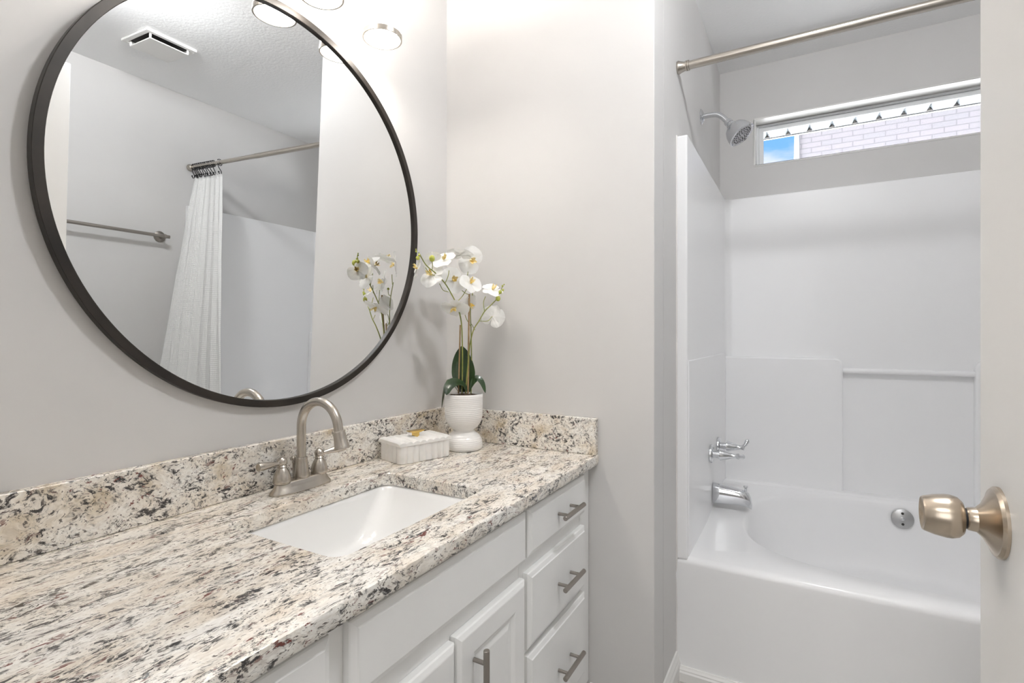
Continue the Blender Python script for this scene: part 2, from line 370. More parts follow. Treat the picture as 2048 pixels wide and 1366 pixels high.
# ribbed metal porch roof outside the window
pr = empty('porch_roof', (XW+.12, -.4, 2.36)); RX = 3.6-XW-.12; sp = .1139
bm = bmesh.new(); prof = []
y = 1.4
y0 = -.4; first = .198+.4
k0 = -10
pts = []
for k in range(-16, 8):
    yc = first - (-k)*sp if False else first + k*sp
    pts += [(yc-.016, 0), (yc, .022), (yc+.016, 0)]
pts = [(pts[0][0]-.03, 0)] + pts + [(pts[-1][0]+.03, 0)]
loops(bm, [[(0, a, b_+.0) for a, b_ in pts], [(RX, a, b_) for a, b_ in pts]], False)
bmesh.ops.solidify(bm, geom=bm.faces[:], thickness=.002)
obj('ribbed_sheet', bm, m_metalroof, pr)
bm = bmesh.new()
for k in range(-16, 8):
    yc = first + k*sp
    loops(bm, [[(RX-.012, yc-.014, 0), (RX-.012, yc+.014, 0), (RX-.012, yc, .019)], [(RX-.002, yc-.014, 0), (RX-.002, yc+.014, 0), (RX-.002, yc, .019)]], True, True, True)
cl = obj('rib_closure', bm, m_dark, pr); cl['kind'] = 'stuff'
obj('edge_trim', boxes((RX-.004, RX+.012, pts[0][0], pts[-1][0], -.006, -.001)), m_alu, pr)
tag(pr, 'ribbed white metal porch roof overhanging outside the high window', 'roof')

# ------------------------------------------------------------------ bathtub with fiberglass surround
tub = empty('bathtub', (TX, -.39, 0))
def loc(p, o=(TX, -.39, 0)): return Vector(p) - Vector(o)
def sstep(t): t = max(0, min(1, t)); return t*t*(3-2*t)
def deckz(x): return .400 + .045*sstep((x-2.05)/.5)
cx, cy = 2.24, -.39
NT = 160; ths = sorted(set([2*PI*i/NT for i in range(NT)] + [math.atan2(b_-cy, a-cx) % (2*PI) for a in (TX, 2.70) for b_ in (OY, AY)]))
def superl(th, ax, ay, n=2.8, dx=0, dy=0):
    c, s = abs(math.cos(th)), abs(math.sin(th)); r = ((c/ax)**n + (s/ay)**n)**(-1/n)
    return cx+dx+r*math.cos(th), cy+dy+r*math.sin(th)
rings = []
def R_outer(z, inset): return [(*rhit((cx, cy), t, TX+inset, 2.705, OY, AY), z) for t in ths]
rings.append([Vector(p) for p in R_outer(0, 0)])
rings.append([Vector(p) for p in R_outer(.36, 0)])
for a in (0, .2, .45, .7, 1):
    ang = a*PI/2; rr_ = .022
    rings.append([Vector((x, y, (deckz(x)-rr_) + rr_*math.sin(ang))) for x, y in [rhit((cx, cy), t, TX+rr_*(1-math.cos(ang)), 2.705, OY, AY) for t in ths]])
A0, B0 = .385, .60
for s, dz in ((1.0, 0), (.985, -.004), (.972, -.014), (.962, -.03), (.94, -.10), (.91, -.18), (.87, -.235), (.80, -.265), (.65, -.275), (.3, -.28), (.02, -.28)):
    rr2 = []
    for t in ths:
        x, y = superl(t, A0*s, B0*s, 2.8 if s > .5 else 2.2); rr2.append(Vector((x, y, deckz(cx+A0*math.cos(t) if s > .95 else x)*(1 if s > .95 else 0) + (0 if s > .95 else .42) + dz)))
    rings.append(rr2)
rings = [[loc(p) for p in r] for r in rings]
bm = bmesh.new(); loops(bm, rings, True, False, True); obj('tub_basin', bm, m_fib, tub, smooth=True, angle=60)
# U-shaped surround wall
def uplan(x0, xf, y0, y1, r, k=8):
    p = [Vector((x0, y1, 0))]
    for i in range(k+1):
        a = PI/2 - PI/2*i/k; p.append(Vector((xf-r+r*math.cos(a), y1-r+r*math.sin(a), 0)))
    for i in range(k+1):
        a = -PI/2*i/k; p.append(Vector((xf-r+r*math.cos(a), y0+r+r*math.sin(a), 0)))
    p.append(Vector((x0, y0, 0))); return p
SI = AY-.036; SO = OY+.036
inn = uplan(TX, 2.70, SO, SI, .035); out = uplan(TX, XW-.001, OY+.001, AY-.001, .002)
bm = bmesh.new(); ring_bot = [loc(p + Vector((0, 0, .392))) for p in inn + out[::-1]]; ring_top = [loc(p + Vector((0, 0, 1.787))) for p in inn + out[::-1]]
n_ = len(inn)
vb = [bm.verts.new(p) for p in ring_bot]; vt = [bm.verts.new(p) for p in ring_top]; tot = len(vb)
for i in range(tot):
    j = (i+1) % tot; bm.faces.new((vb[i], vb[j], vt[j], vt[i]))
for i in range(n_-1):
    bm.faces.new((vt[i], vt[i+1], vt[tot-2-i], vt[tot-1-i])); bm.faces.new((vb[i], vb[i+1], vb[tot-2-i], vb[tot-1-i]))
obj('wall_panel', bm, m_fib, tub, bevel=.006, seg=3)
# raised lower back panels, recess with rail between them
def raised(y0, y1, z0, z1, x0, x1, rr_, corner):
    pts = []
    cs = {'tr': (y0, z1), 'tl': (y1, z1)}
    P_ = [(y1, z0)]
    if corner == 'tr':   # rounded at low-Y top
        P_ += [(y1, z1)] + [(y0+rr_ - rr_*math.sin(a), z1-rr_+rr_*math.cos(a)) for a in [PI/2*i/6 for i in range(7)]] + [(y0, z0)]
    else:
        P_ += [(y1-rr_+rr_*math.cos(a), z1-rr_+rr_*math.sin(a)) for a in [PI/2*i/6 for i in range(7)]] + [(y0, z1), (y0, z0)]
    bm = bmesh.new(); loops(bm, [[loc((x0, a, b_)) for a, b_ in P_], [loc((x1, a, b_)) for a, b_ in P_]], True, True, True); return bm
obj('raised_panel', raised(-.148, SI-.002, .40, 1.028, 2.66, 2.702, .03, 'tr'), m_fib, tub, bevel=.008, seg=4)
obj('raised_panel', raised(SO+.002, -.588, .40, 1.028, 2.66, 2.702, .03, 'tl'), m_fib, tub, bevel=.008, seg=4)
bm = boxes((*[.012, 2.68-TX], SI-.0035+.39, SI+.01+.39, .40, 1.045)); obj('side_panel', bm, m_fib, tub, bevel=.003, seg=3)
bm = bmesh.new(); lathe(bm, [(.0115, 0), (.0115, .44)], loc((2.678, -.588, .975)), (0, 1, 0), 24); obj('rail', bm, m_fib, tub, smooth=True)
bm = boxes((2.62-TX, 2.70-TX, SO+.39, SI+.39, .40, .452)); obj('rear_ledge', bm, m_fib, tub, bevel=.02, seg=5)
tag(tub, 'white fiberglass bathtub with molded wall surround below the high window', 'bathtub')
bm = bmesh.new(); P_ = [(TX+.002+.001*math.sin(i*1.7), AY-.001, .05+i*.058) for i in range(31)]
tube(bm, P_, [.0035+.001*math.sin(i*2.3) for i in range(31)], 8)
ck = struct('trim_3', bm, m_caulk, smooth=True)

# overflow plate
m_plate = mat('satin_chrome', (.50, .50, .50), .38, 1); bump(m_plate, 40, .03, .0004)
ov = empty('overflow_plate', (2.603, -.348, .385)); ov.rotation_euler = Vector((-1, 0, .18)).to_track_quat('Z', 'Y').to_euler()
bm = bmesh.new(); lathe(bm, [(.038, 0), (.038, .003), (.034, .006), (.0, .0075)], n=40); obj('plate', bm, m_plate, ov, smooth=True)
for s in (-1, 1):
    bm = bmesh.new(); lathe(bm, [(.005, .005), (.005, .0085), (.003, .0095), (0, .0095)], (0, .021*s, 0), n=16); obj('screw', bm, m_dark, ov, smooth=True)
bm = bmesh.new(); lathe(bm, [(.007, .005), (.007, .009), (.004, .010), (.004, .022), (.0, .0225)], n=16); obj('trip_lever', bm, m_chrome, ov, smooth=True)
tag(ov, 'round chrome overflow plate with two screws on the tub back wall', 'overflow plate')

# tub spout
SPX, SPZ = 2.276, .476
ts = empty('tub_spout', (SPX, SI-.0038, SPZ))
bm = bmesh.new(); rings = []
for d_, w_, h0, h1 in ((0, .029, -.040, .041), (.004, .031, -.042, .043), (.03, .030, -.041, .040), (.07, .028, -.037, .035), (.10, .026, -.036, .031), (.122, .024, -.037, .027), (.135, .022, -.041, .018), (.143, .018, -.044, .002), (.147, .012, -.045, -.016)):
    cz, hz = (h0+h1)/2, (h1-h0)/2
    rings.append([Vector((w_*(abs(math.cos(a))**.8)*math.copysign(1, math.cos(a)), -d_, cz + hz*(abs(math.sin(a))**.8)*math.copysign(1, math.sin(a)))) for a in [2*PI*i/32 for i in range(32)]])
loops(bm, rings, True, True, True); sp_ = obj('spout_body', bm, m_chrome, ts, smooth=True, angle=50)
bm = bmesh.new(); lathe(bm, [(.004, .02), (.004, .036), (.008, .040), (.0085, .046), (.0, .047)], (0, -.124, 0), n=20); obj('diverter_knob', bm, m_chrome, ts, smooth=True)
tag(ts, 'chrome tub spout with diverter knob below the two tub handles', 'tub spout')

# tub handles
def tub_handle(x, z, ang, label):
    h = empty('bath_tap', (x, SI-.0038, z))
    bm = bmesh.new(); lathe(bm, [(.0, 0), (.036, 0), (.037, .006), (.035, .011), (.030, .013), (.014, .014)], axis=(0, -1, 0), n=40); obj('escutcheon', bm, m_chrome, h, smooth=True)
    bm = bmesh.new(); lathe(bm, [(.014, .012), (.014, .036), (.024, .038), (.0235, .042), (.013, .075), (.0085, .092), (.010, .099), (.012, .106), (.010, .109), (.0, .109)], axis=(0, -1, 0), n=32); obj('tap_body', bm, m_chrome, h, smooth=True)
    c, s = math.cos(ang), math.sin(ang)
    bm = bmesh.new(); tube(bm, [(0, -.098, 0), (c*.014, -.112, s*.014), (c*.028, -.118, s*.028), (c*.036, -.119, s*.036)], [.006, .008, .0095, .006], 14); obj('lever', bm, m_chrome, h, smooth=True)
    return tag(h, label, 'tub handle')
tub_handle(2.198, .654, -.2, 'nearer chrome tub handle with cone body, lower of the two above the tub spout')
tub_handle(2.40, .65, 1.3, 'farther chrome tub handle with small lever tilted upward, behind the other handle')

# shower head
shd = empty('wall_shower', (2.231, AY, 2.026))
bm = bmesh.new(); lathe(bm, [(.031, 0), (.031, .002), (.024, .007), (.012, .012), (.0, .012)], axis=(0, -1, 0), n=40); obj('wall_flange', bm, m_chrome, shd, smooth=True)
ap = catmull([(0, 0, 0), (0, -.035, 0), (0, -.060, -.003), (0, -.080, -.016), (0, -.098, -.036), (0, -.107, -.046)], 6)
bm = bmesh.new(); tube(bm, ap, .0105, 20); obj('arm', bm, m_chrome, shd, smooth=True)
ax = Vector((-.12, -.60, -.76)).normalized(); hp = Vector((0, -.100, -.038))
bm = bmesh.new(); lathe(bm, [(.0, -.002), (.0145, 0), (.0155, .004), (.0155, .014), (.013, .016), (.018, .022), (.019, .030), (.016, .034)], hp, ax, 32); obj('swivel_nut', bm, m_chrome, shd, smooth=True)
bm = bmesh.new(); lathe(bm, [(.016, .028), (.024, .032), (.038, .043), (.046, .057), (.051, .075), (.0525, .084), (.053, .090), (.049, .0925), (.043, .088)], hp, ax, 48, cap=False); obj('bell', bm, m_chrome, shd, smooth=True)
m_spray = mat('spray_face', (.5, .5, .52), .3, .3); tint(m_spray, (.45, .45, .47), (.6, .6, .62), 50)
bm = bmesh.new(); lathe(bm, [(.0, .091), (.043, .089), (.044, .084), (.0, .084)], hp, ax, 40); face = obj('spray_face', bm, m_spray, shd, smooth=True)
bm = bmesh.new(); q = frame_of(ax)
for rr_, cnt in ((.010, 6), (.018, 10), (.027, 16), (.036, 22)):
    for i in range(cnt):
        a = 2*PI*i/cnt + rr_*40; c0 = hp + q @ Vector((rr_*math.cos(a), rr_*math.sin(a), .0895))
        lathe(bm, [(.0017, 0), (.0013, .003), (0, .003)], c0, ax, 8)
nzl = obj('nozzle', bm, m_black, face); nzl['kind'] = 'stuff'
tag(shd, 'chrome shower head on a short bent arm high on the alcove wall', 'shower head')

# shower rod
RXX, RZ = 1.775, 2.021
rod = empty('shower_rod', (RXX, (AY+OY)/2, RZ)); Lr = (AY-OY)/2
bm = bmesh.new(); lathe(bm, [(.0118, 0), (.0118, .62), (.0135, .621), (.0135, 2*Lr-.028)], (0, -Lr+.02, 0), (0, 1, 0), 32); obj('pole', bm, m_nick, rod, smooth=True)
for s in (1, -1):
    bm = bmesh.new(); lathe(bm, [(.020, 0), (.021, .003), (.021, .006), (.0185, .010), (.0150, .022), (.0145, .027), (.0165, .028), (.0165, .031), (.015, .032), (.0165, .034), (.0165, .038), (.0145, .039)], (0, s*Lr, 0), (0, -s, 0), 36)
    obj('end_flange', bm, m_nick, rod, smooth=True)
tag(rod, 'brushed nickel shower curtain rod spanning the tub alcove', 'shower rod')

# curtain and its hooks
def curtain():
    nu, nv = 260, 60; bm = bmesh.new(); uvl = bm.loops.layers.uv.new('uv'); g = []
    zt, zb = 1.962, .16
    for j in range(nv+1):
        v = j/nv; z = zt + (zb-zt)*v; row = []
        s = (zt-z)/(zt-.78)
        a = Vector((1.782-.150*s, -1.120-.012*min(s, 1), z)); b_ = Vector((1.778-.085*s, -.822+.215*s, z))
        # left edge stays straight in the wall direction
        a.y = -1.102-.030*sstep((s-.25)/.9)
        for i in range(nu+1):
            u = i/nu; p = a.lerp(b_, u); nrm = Vector((b_-a).cross(Vector((0, 0, 1)))).normalized()
            ph = 2*PI*(7.0*u + .35*math.sin(3.1*u+v*.8))
            amp = (.013 + .016*min(1, v*3))*(.6+.4*math.sin(5*u+1))
            d_ = amp*(math.sin(ph) + .25*math.sin(2.3*ph+1+2*v)) + .006*noise.noise(Vector((u*6, v*5, 1)))
            side = .006*math.cos(ph)*math.sin(ph*1)
            p = p + nrm*d_ + (b_-a).normalized()*side
            if v < .1: p.z -= .010*(1-v/.1)*(.5+.5*math.cos(2*PI*12*u))
            row.append(bm.verts.new(p))
        g.append(row)
    for j in range(nv):
        for i in range(nu):
            f_ = bm.faces.new((g[j][i], g[j][i+1], g[j+1][i+1], g[j+1][i]))
            for lp, (uu, vv) in zip(f_.loops, ((i, j), (i+1, j), (i+1, j+1), (i, j+1))): lp[uvl].uv = (uu/nu*1.2, vv/nv*1.8)
    me = bpy.data.meshes.new('shower_curtain'); bm.to_mesh(me); bm.free()
    ob = link('shower_curtain', me, m_cloth)
    so_ = ob.modifiers.new('thick', 'SOLIDIFY'); so_.thickness = .0015
    for p in me.polygons: p.use_smooth = True
    return ob
tag(curtain(), 'white waffle weave shower curtain gathered at the far end of the rod', 'shower curtain')
hk = None
hy = [-1.105+.0205*i for i in range(11)] + [-.842]
for i, y in enumerate(hy):
    if hk is None:
        hk = empty('curtain_hook', (RXX, y, RZ)); P_ = [( .0175*math.sin(a), .002*math.sin(a*2), .0175*math.cos(a)) for a in [-.9+ 2*PI*.82*t/14 for t in range(15)]]
        P_ = P_ + [(-.012, .002, -.028), (-.003, .002, -.040), (.008, 0, -.050), (.007, 0, -.062), (-.004, 0, -.066), (-.010, 0, -.058)]
        bm = bmesh.new(); tube(bm, catmull(P_, 3), .0023, 8); obj('hook_wire', bm, m_black, hk, smooth=True)
        bm = bmesh.new(); bmesh.ops.create_uvsphere(bm, u_segments=12, v_segments=8, radius=.0045); bmesh.ops.translate(bm, verts=bm.verts, vec=(-.010, 0, -.056)); obj('ball_end', bm, m_black, hk, smooth=True)
        h = hk
    else: h = copy_tree(hk)
    h.location = (RXX, y, RZ); h.rotation_euler = (random.uniform(-.12, .12), 0, random.uniform(-.5, .5))
    if i == len(hy)-1: tag(h, 'black curtain hook nearest the room, spaced apart at the curtain edge', 'curtain hook', 'curtain hooks on the shower rod')
    else: tag(h, 'black curtain hook bunched with its neighbors at the wall end of the shower rod', 'curtain hook', 'bunched curtain hooks on the shower rod')

# towel bar on the opposite wall
tb = empty('towel_bar', (1.617, OY, 1.577))
for k, xx in enumerate((0, -.61)):
    bm = bmesh.new(); lathe(bm, [(.032, 0), (.032, .004), (.028, .006), (.028, .010), (.022, .013), (.013, .018), (.0105, .03), (.0105, .058), (.013, .064), (.010, .072), (0, .074)], (xx, 0, 0), (0, 1, 0), 36); obj('bracket', bm, m_nickd, tb, smooth=True)
bm = bmesh.new(); lathe(bm, [(.009, 0), (.0095, .01), (.0095, .65), (.009, .66)], (-.635, .060, 0), (1, 0, 0), 24); obj('bar', bm, m_nickd, tb, smooth=True)
tag(tb, 'brushed nickel towel bar with round brackets on the wall opposite the mirror', 'towel bar')

# ceiling vent
vt_ = empty('ceiling_vent', (1.34, -.635, H))
def vframe(bm, a, b_, wd, z0, z1):
    box(bm, -a, a, -b_, -b_+wd, z0, z1); box(bm, -a, a, b_-wd, b_, z0, z1); box(bm, -a, -a+wd, -b_+wd, b_-wd, z0, z1); box(bm, a-wd, a, -b_+wd, b_-wd, z0, z1)
bm = bmesh.new(); vframe(bm, .112, .118, .020, -.012, 0); obj('vent_frame', bm, m_plast, vt_, bevel=.002)
bm = boxes((-.088, .088, -.094, .094, -.004, 0)); obj('vent_shade_plate', bm, m_dark, vt_)  # dark plate, its colour standing for the shade inside the opening
bm = boxes((-.086, .086, -.092, .092, -.032, -.027)); 
for sx in (-1, 1):
    for sy in (-1, 1): box(bm, sx*.083-.004, sx*.083+.004, sy*.089-.004, sy*.089+.004, -.029, -.005)
obj('vent_cover', bm, m_plast, vt_, bevel=.0015)
tag(vt_, 'square white exhaust vent with a drop cover on the ceiling', 'ceiling vent')

# ------------------------------------------------------------------ door
DY = -.189
bm = boxes((.078, .838, DY-.035, DY, .012, 2.032)); door = struct('door_1', bm, m_door, bevel=.002)
KX, KZ = .765, .9195
kn = bpy.data.objects.new('door_knob', None)
bm = bmesh.new(); lathe(bm, [(.0, .031), (.0185, .032), (.0225, .036), (.0243, .042), (.0243, .047), (.0225, .058), (.0197, .067), (.0188, .0685), (.0165, .067), (.010, .0645), (.0, .064)], (KX, DY, KZ), (0, 1, 0), 64)
k_ = obj('door_knob', bm, m_knob, door, smooth=True, angle=50)
bm = bmesh.new(); lathe(bm, [(.039, 0), (.039, .003), (.036, .006), (.034, .0062), (.019, .0145), (.0135, .020), (.0125, .027), (.0115, .0285)], (KX, DY, KZ), (0, 1, 0), 64); obj('rosette', bm, m_knob, k_, smooth=True)
bm = bmesh.new(); lathe(bm, [(.0112, .026), (.0112, .033)], (KX, DY, KZ), (0, 1, 0), 32); obj('spindle_gap', bm, m_black, k_, smooth=True)
bm = boxes((.838, .8395, DY-.029, DY-.006, .885, .95)); obj('latch_plate', bm, m_knob, door)
bpy.data.objects.remove(kn)

# ------------------------------------------------------------------ vanity
van = empty('vanity_cabinet', (.77, .80, 0)); VO = Vector((.77, .80, 0))
FY = .565
bm = bmesh.new()
def vb_(x0, x1, y0, y1, z0, z1, b=None): box(b or bm, x0-VO.x, x1-VO.x, y0-VO.y, y1-VO.y, z0, z1)
# face frame
vb_(X0+.002, .13, FY, FY+.018, .09, .7405); vb_(.475, .525, FY, FY+.018, .09, .7405); vb_(1.03, 1.062, FY, FY+.018, .09, .7405); vb_(1.395, XE-.001, FY, FY+.018, .09, .7405)
for xa, xb in ((.13, .475), (.525, 1.03), (1.062, 1.395)):
    vb_(xa, xb, FY, FY+.018, .715, .7405); vb_(xa, xb, FY, FY+.018, .560, .618); vb_(xa, xb, FY, FY+.018, .09, .16)
for xa, xb in ((.13, .475), (1.062, 1.395)): vb_(xa, xb, FY, FY+.018, .380, .412)
obj('face_frame', bm, m_cab, van, bevel=.0008, seg=1)
bm = bmesh.new()
vb_(X0+.002, X0+.02, FY+.018, WY-.001, 0, .7405); vb_(XE-.019, XE-.001, FY+.018, WY-.001, 0, .7405)
vb_(X0+.02, XE-.019, FY+.018, WY-.001, .09, .105); vb_(X0+.02, XE-.019, WY-.012, WY-.001, .105, .7405)
vb_(.49, .506, FY+.018, WY-.012, .105, .7405); vb_(1.04, 1.056, FY+.018, WY-.012, .105, .7405)
vb_(X0+.002, XE-.001, FY+.05, FY+.062, 0, .09)
obj('cabinet_box', bm, m_cab, van)
def panel(x0, x1, z0, z1, steps, yb=FY-.0005):
    """front panel built from concentric rings; steps = (inset, depth from back)"""
    bm = bmesh.new(); rings = []
    for ins, d_ in steps:
        y = yb-d_-VO.y; rings.append([Vector((x0+ins-VO.x, y, z0+ins)), Vector((x1-ins-VO.x, y, z0+ins)), Vector((x1-ins-VO.x, y, z1-ins)), Vector((x0+ins-VO.x, y, z1-ins))])
    loops(bm, rings, True, True, True); return bm
slab = [(0, 0), (0, .011), (.002, .013), (.011, .0165), (.013, .0185), (.014, .0185)]
raised_ = [(0, 0), (0, .012), (.002, .015), (.010, .019), (.012, .0195), (.050, .0195), (.053, .0185), (.060, .0125), (.062, .0125), (.066, .0125), (.076, .0150), (.078, .0152)]
BO = .030
def pull(parent, x, z, vert=False):
    bm = bmesh.new(); yb = FY-.0185-VO.y; L_ = .064
    for s in (-1, 1):
        o_ = Vector((0, 0, s*.038)) if vert else Vector((s*.038, 0, 0)); p = Vector((x-VO.x, yb, z)) + o_
        lathe(bm, [(.0042, 0), (.0042, BO)], p, (0, -1, 0), 16)
    c_ = Vector((x-VO.x, yb-BO, z)); a_ = Vector((0, 0, 1)) if vert else Vector((1, 0, 0))
    lathe(bm, [(.0052, -L_), (.006, -L_+.001), (.006, L_-.001), (.0052, L_)], c_, a_, 20)
    return obj('handle', bm, m_nickd, parent, smooth=True)
ROWS = ((.617, .727), (.405, .580), (.155, .389))
for x0, x1 in ((1.050, 1.402), (.125, .482)):
    for z0, z1 in ROWS:
        d_ = obj('drawer', panel(x0, x1, z0, z1, slab), m_cab, van)
        pull(d_, 1.247 if x0 > 1 else .3, (z0+z1)/2)
obj('false_front', panel(.516, 1.040, .612, .727, slab), m_cab, van)
dr = obj('door', panel(.768, 1.032, .155, .577, raised_), m_cab, van); pull(dr, .818, .475, True)
dl = obj('door', panel(.522, .763, .155, .572, raised_), m_cab, van); pull(dl, .722, .450, True)
tag(van, 'white painted vanity cabinet with drawers and bar pulls under the granite countertop', 'cabinet')

# countertop
SX0, SX1, SY0, SY1 = .578, 1.010, .643, .946
bm = bmesh.new(); cc = (.79, .79); ths = []
outer = []
def addseg(p, q_, n):
    for i in range(n): outer.append((p[0]+(q_[0]-p[0])*i/n, p[1]+(q_[1]-p[1])*i/n))
CX0, CX1, CY0, CY1 = X0+.001, XE-.001, .533, WY-.001
addseg((CX0, CY0), (CX1, CY0), 180); addseg((CX1, CY0), (CX1, CY1), 40); addseg((CX1, CY1), (CX0, CY1), 60); addseg((CX0, CY1), (CX0, CY0), 40)
inner = []
for p in outer:
    th = math.atan2(p[1]-cc[1], p[0]-cc[0]); inner.append(rhit(cc, th, SX0, SX1, SY0, SY1, .028))
def offs(p, d_, zz):
    x, y = p
    if y <= CY0+1e-6:
        y += d_ + .0016*noise.noise(Vector((x*45, zz*60, 0))) + .0012*noise.noise(Vector((x*130, zz*120, 4)))
    return (x, y)
def inset(p, e):
    x, y = p; a = math.atan2(y-cc[1], x-cc[0]); return (x-e*math.cos(a), y-e*math.sin(a))
R_ = []
TH = .031
R_.append([Vector((*inset(p, -.000), CZ-TH)) for p in inner])
R_.append([Vector((*p, CZ-.003)) for p in inner])
R_.append([Vector((*inset(p, -.003), CZ)) for p in inner])
R_.append([Vector((*((p[0], p[1]+.05) if p[1] <= CY0+1e-6 else p), CZ)) if False else Vector((*offs(p, .003, 0), CZ)) for p in outer])
for z_, d_ in ((.001, .001), (.004, 0), (.012, 0), (.02, 0), (.026, .001), (TH, .003)):
    R_.append([Vector((*offs(p, d_, z_*40), CZ-z_)) for p in outer])
R_.append([v.copy() for v in R_[0]])
loops(bm, R_, True)
ct = obj('countertop', bm, m_gran, smooth=True, angle=30)
tag(ct, 'speckled cream and black granite countertop on the vanity, cut out for the sink', 'countertop')
bm = boxes((X0+.001, XE-.001, WY-.020, WY-.0005, CZ+.0003, .882)); tag(obj('backsplash', bm, m_grans, bevel=.002), 'long granite backsplash along the mirror wall behind the faucet', 'backsplash')
bm = boxes((XE-.021, XE-.0005, .535, WY-.0205, CZ+.0003, .882)); tag(obj('backsplash', bm, m_grans, bevel=.002), 'short granite side splash on the end wall beside the orchid', 'backsplash')

# sink
snk = empty('sink', (.79, .79, CZ-TH-.16)); so2 = Vector((.79, .79, CZ-TH-.16))
bm = bmesh.new(); zt = CZ-TH-.0005
def sring(x0, x1, y0, y1, r, z): return [p-so2 for p in rrect(x0, x1, y0, y1, r, z, 10)]
R_ = [sring(SX0-.02, SX1+.02, SY0-.02, SY1+.02, .045, zt-.012), sring(SX0-.02, SX1+.02, SY0-.02, SY1+.02, .045, zt),
      sring(SX0-.004, SX1+.004, SY0-.004, SY1+.004, .032, zt), sring(SX0-.002, SX1+.002, SY0-.002, SY1+.002, .030, zt-.003)]
for t in (.0, .08, .2, .35, .5, .65, .78, .88, .95, 1.0):
    dz = .004+.126*t; sx = .11*(t**1.25) + (.05*max(0, t-.85)/.15); sy = .018*t + (.03*max(0, t-.85)/.15)
    R_.append(sring(SX0+sx, SX1-sx, SY0+sy, SY1-sy, min(.03+.03*t, .07), zt-dz))
R_.append(sring(.76, .82, .76, .82, .0299, zt-.134))
loops(bm, R_, True, False, True)
sk = obj('basin', bm, m_porc, snk, smooth=True, angle=60)
bm = bmesh.new(); lathe(bm, [(.0, .0), (.022, .0), (.021, .003), (.012, .004), (.011, .006), (.0, .007)], Vector((.79, .79, zt-.133))-so2, n=32); obj('drain', bm, m_nick, snk, smooth=True)
tag(snk, 'white rectangular undermount sink set in the granite countertop', 'sink')

# ------------------------------------------------------------------ faucet
FX, FY2 = .806, 1.018
fau = empty('faucet', (FX, FY2, CZ))
bm = bmesh.new()
def stad(a, b_, z, n=48):   # rounded bar plan
    out = []
    for i in range(n):
        t = 2*PI*i/n; c, s = math.cos(t), math.sin(t); out.append(Vector((a*math.copysign(abs(c)**.72, c), b_*math.copysign(abs(s)**.85, s), z)))
    return out
loops(bm, [stad(.079, .0275, 0), stad(.080, .0285, .002), stad(.079, .0275, .005), stad(.072, .0215, .013), stad(.068, .0185, .021), stad(.066, .0175, .025), stad(.060, .0145, .0268)], True, True, True)
obj('base_plate', bm, m_nick, fau, smooth=True, angle=60)
bm = bmesh.new(); lathe(bm, [(.0165, .024), (.0180, .027), (.0182, .032), (.0165, .044), (.0142, .058), (.0132, .068), (.0135, .071), (.0125, .073)], n=40); obj('spout_base', bm, m_nick, fau, smooth=True)
pts = [(0, 0, .065), (0, 0, .10), (0, 0, .142)]
ac = Vector((0, -.061, .1435)); R1 = .061
arc = [ac + Vector((0, R1*math.cos(a), R1*math.sin(a))) for a in [PI*.965*i/24 for i in range(25)]]
bm = bmesh.new(); end = arc[-1]; dr_ = (arc[-1]-arc[-2]).normalized(); dr_ = (dr_ + Vector((0, -.10, 0))).normalized()
tube(bm, [Vector(p) for p in pts[:2]] + arc + [end + dr_*.012], .0103, 24); obj('spout', bm, m_nick, fau, smooth=True)
bm = bmesh.new(); lathe(bm, [(.0105, 0), (.0136, .0005), (.0138, .003), (.0130, .004), (.0140, .020), (.0162, .036), (.0168, .038), (.0168, .041), (.013, .042), (.0, .040)], end + dr_*.006, dr_, 36); obj('aerator_collar', bm, m_nick, fau, smooth=True)
for s, yaw_, ln in ((-1, PI+.06, .062), (1, -.28, .068)):
    hp2 = (s*.051, .0, 0)
    bm = bmesh.new(); lathe(bm, [(.0180, .024), (.0192, .026), (.0196, .031), (.0184, .040), (.0145, .051), (.0108, .057), (.0095, .059), (.0112, .061), (.0100, .063), (.0085, .065)], hp2, n=36)
    lathe(bm, [(.0001, .0603)]+[(.0112*math.sin(PI*i/12), .0715-.0112*math.cos(PI*i/12)) for i in range(1, 12)]+[(.0001, .0827)], hp2, n=28)
    hb = obj('handle', bm, m_nick, fau, smooth=True, angle=50)
    d_ = Vector((math.cos(yaw_), math.sin(yaw_), .04 if s < 0 else .10)).normalized()
    bm = bmesh.new(); lathe(bm, [(.0050, .006), (.0046, .014), (.0060, .026), (.0080, .040), (.0090, .050), (.0088, ln-.006), (.0078, ln-.001), (.0, ln)], Vector(hp2)+Vector((0, 0, .070)), d_, 24); obj('lever', bm, m_nick, hb, smooth=True)
bm = bmesh.new(); lathe(bm, [(.0028, .02), (.0028, .055), (.004, .058), (.0035, .061), (.0065, .064), (.0072, .069), (.004, .073), (.0, .074)], (-.004, .022, 0), n=20); obj('lift_rod', bm, m_nick, fau, smooth=True)
tag(fau, 'brushed nickel gooseneck faucet with two lever handles behind the sink', 'faucet')

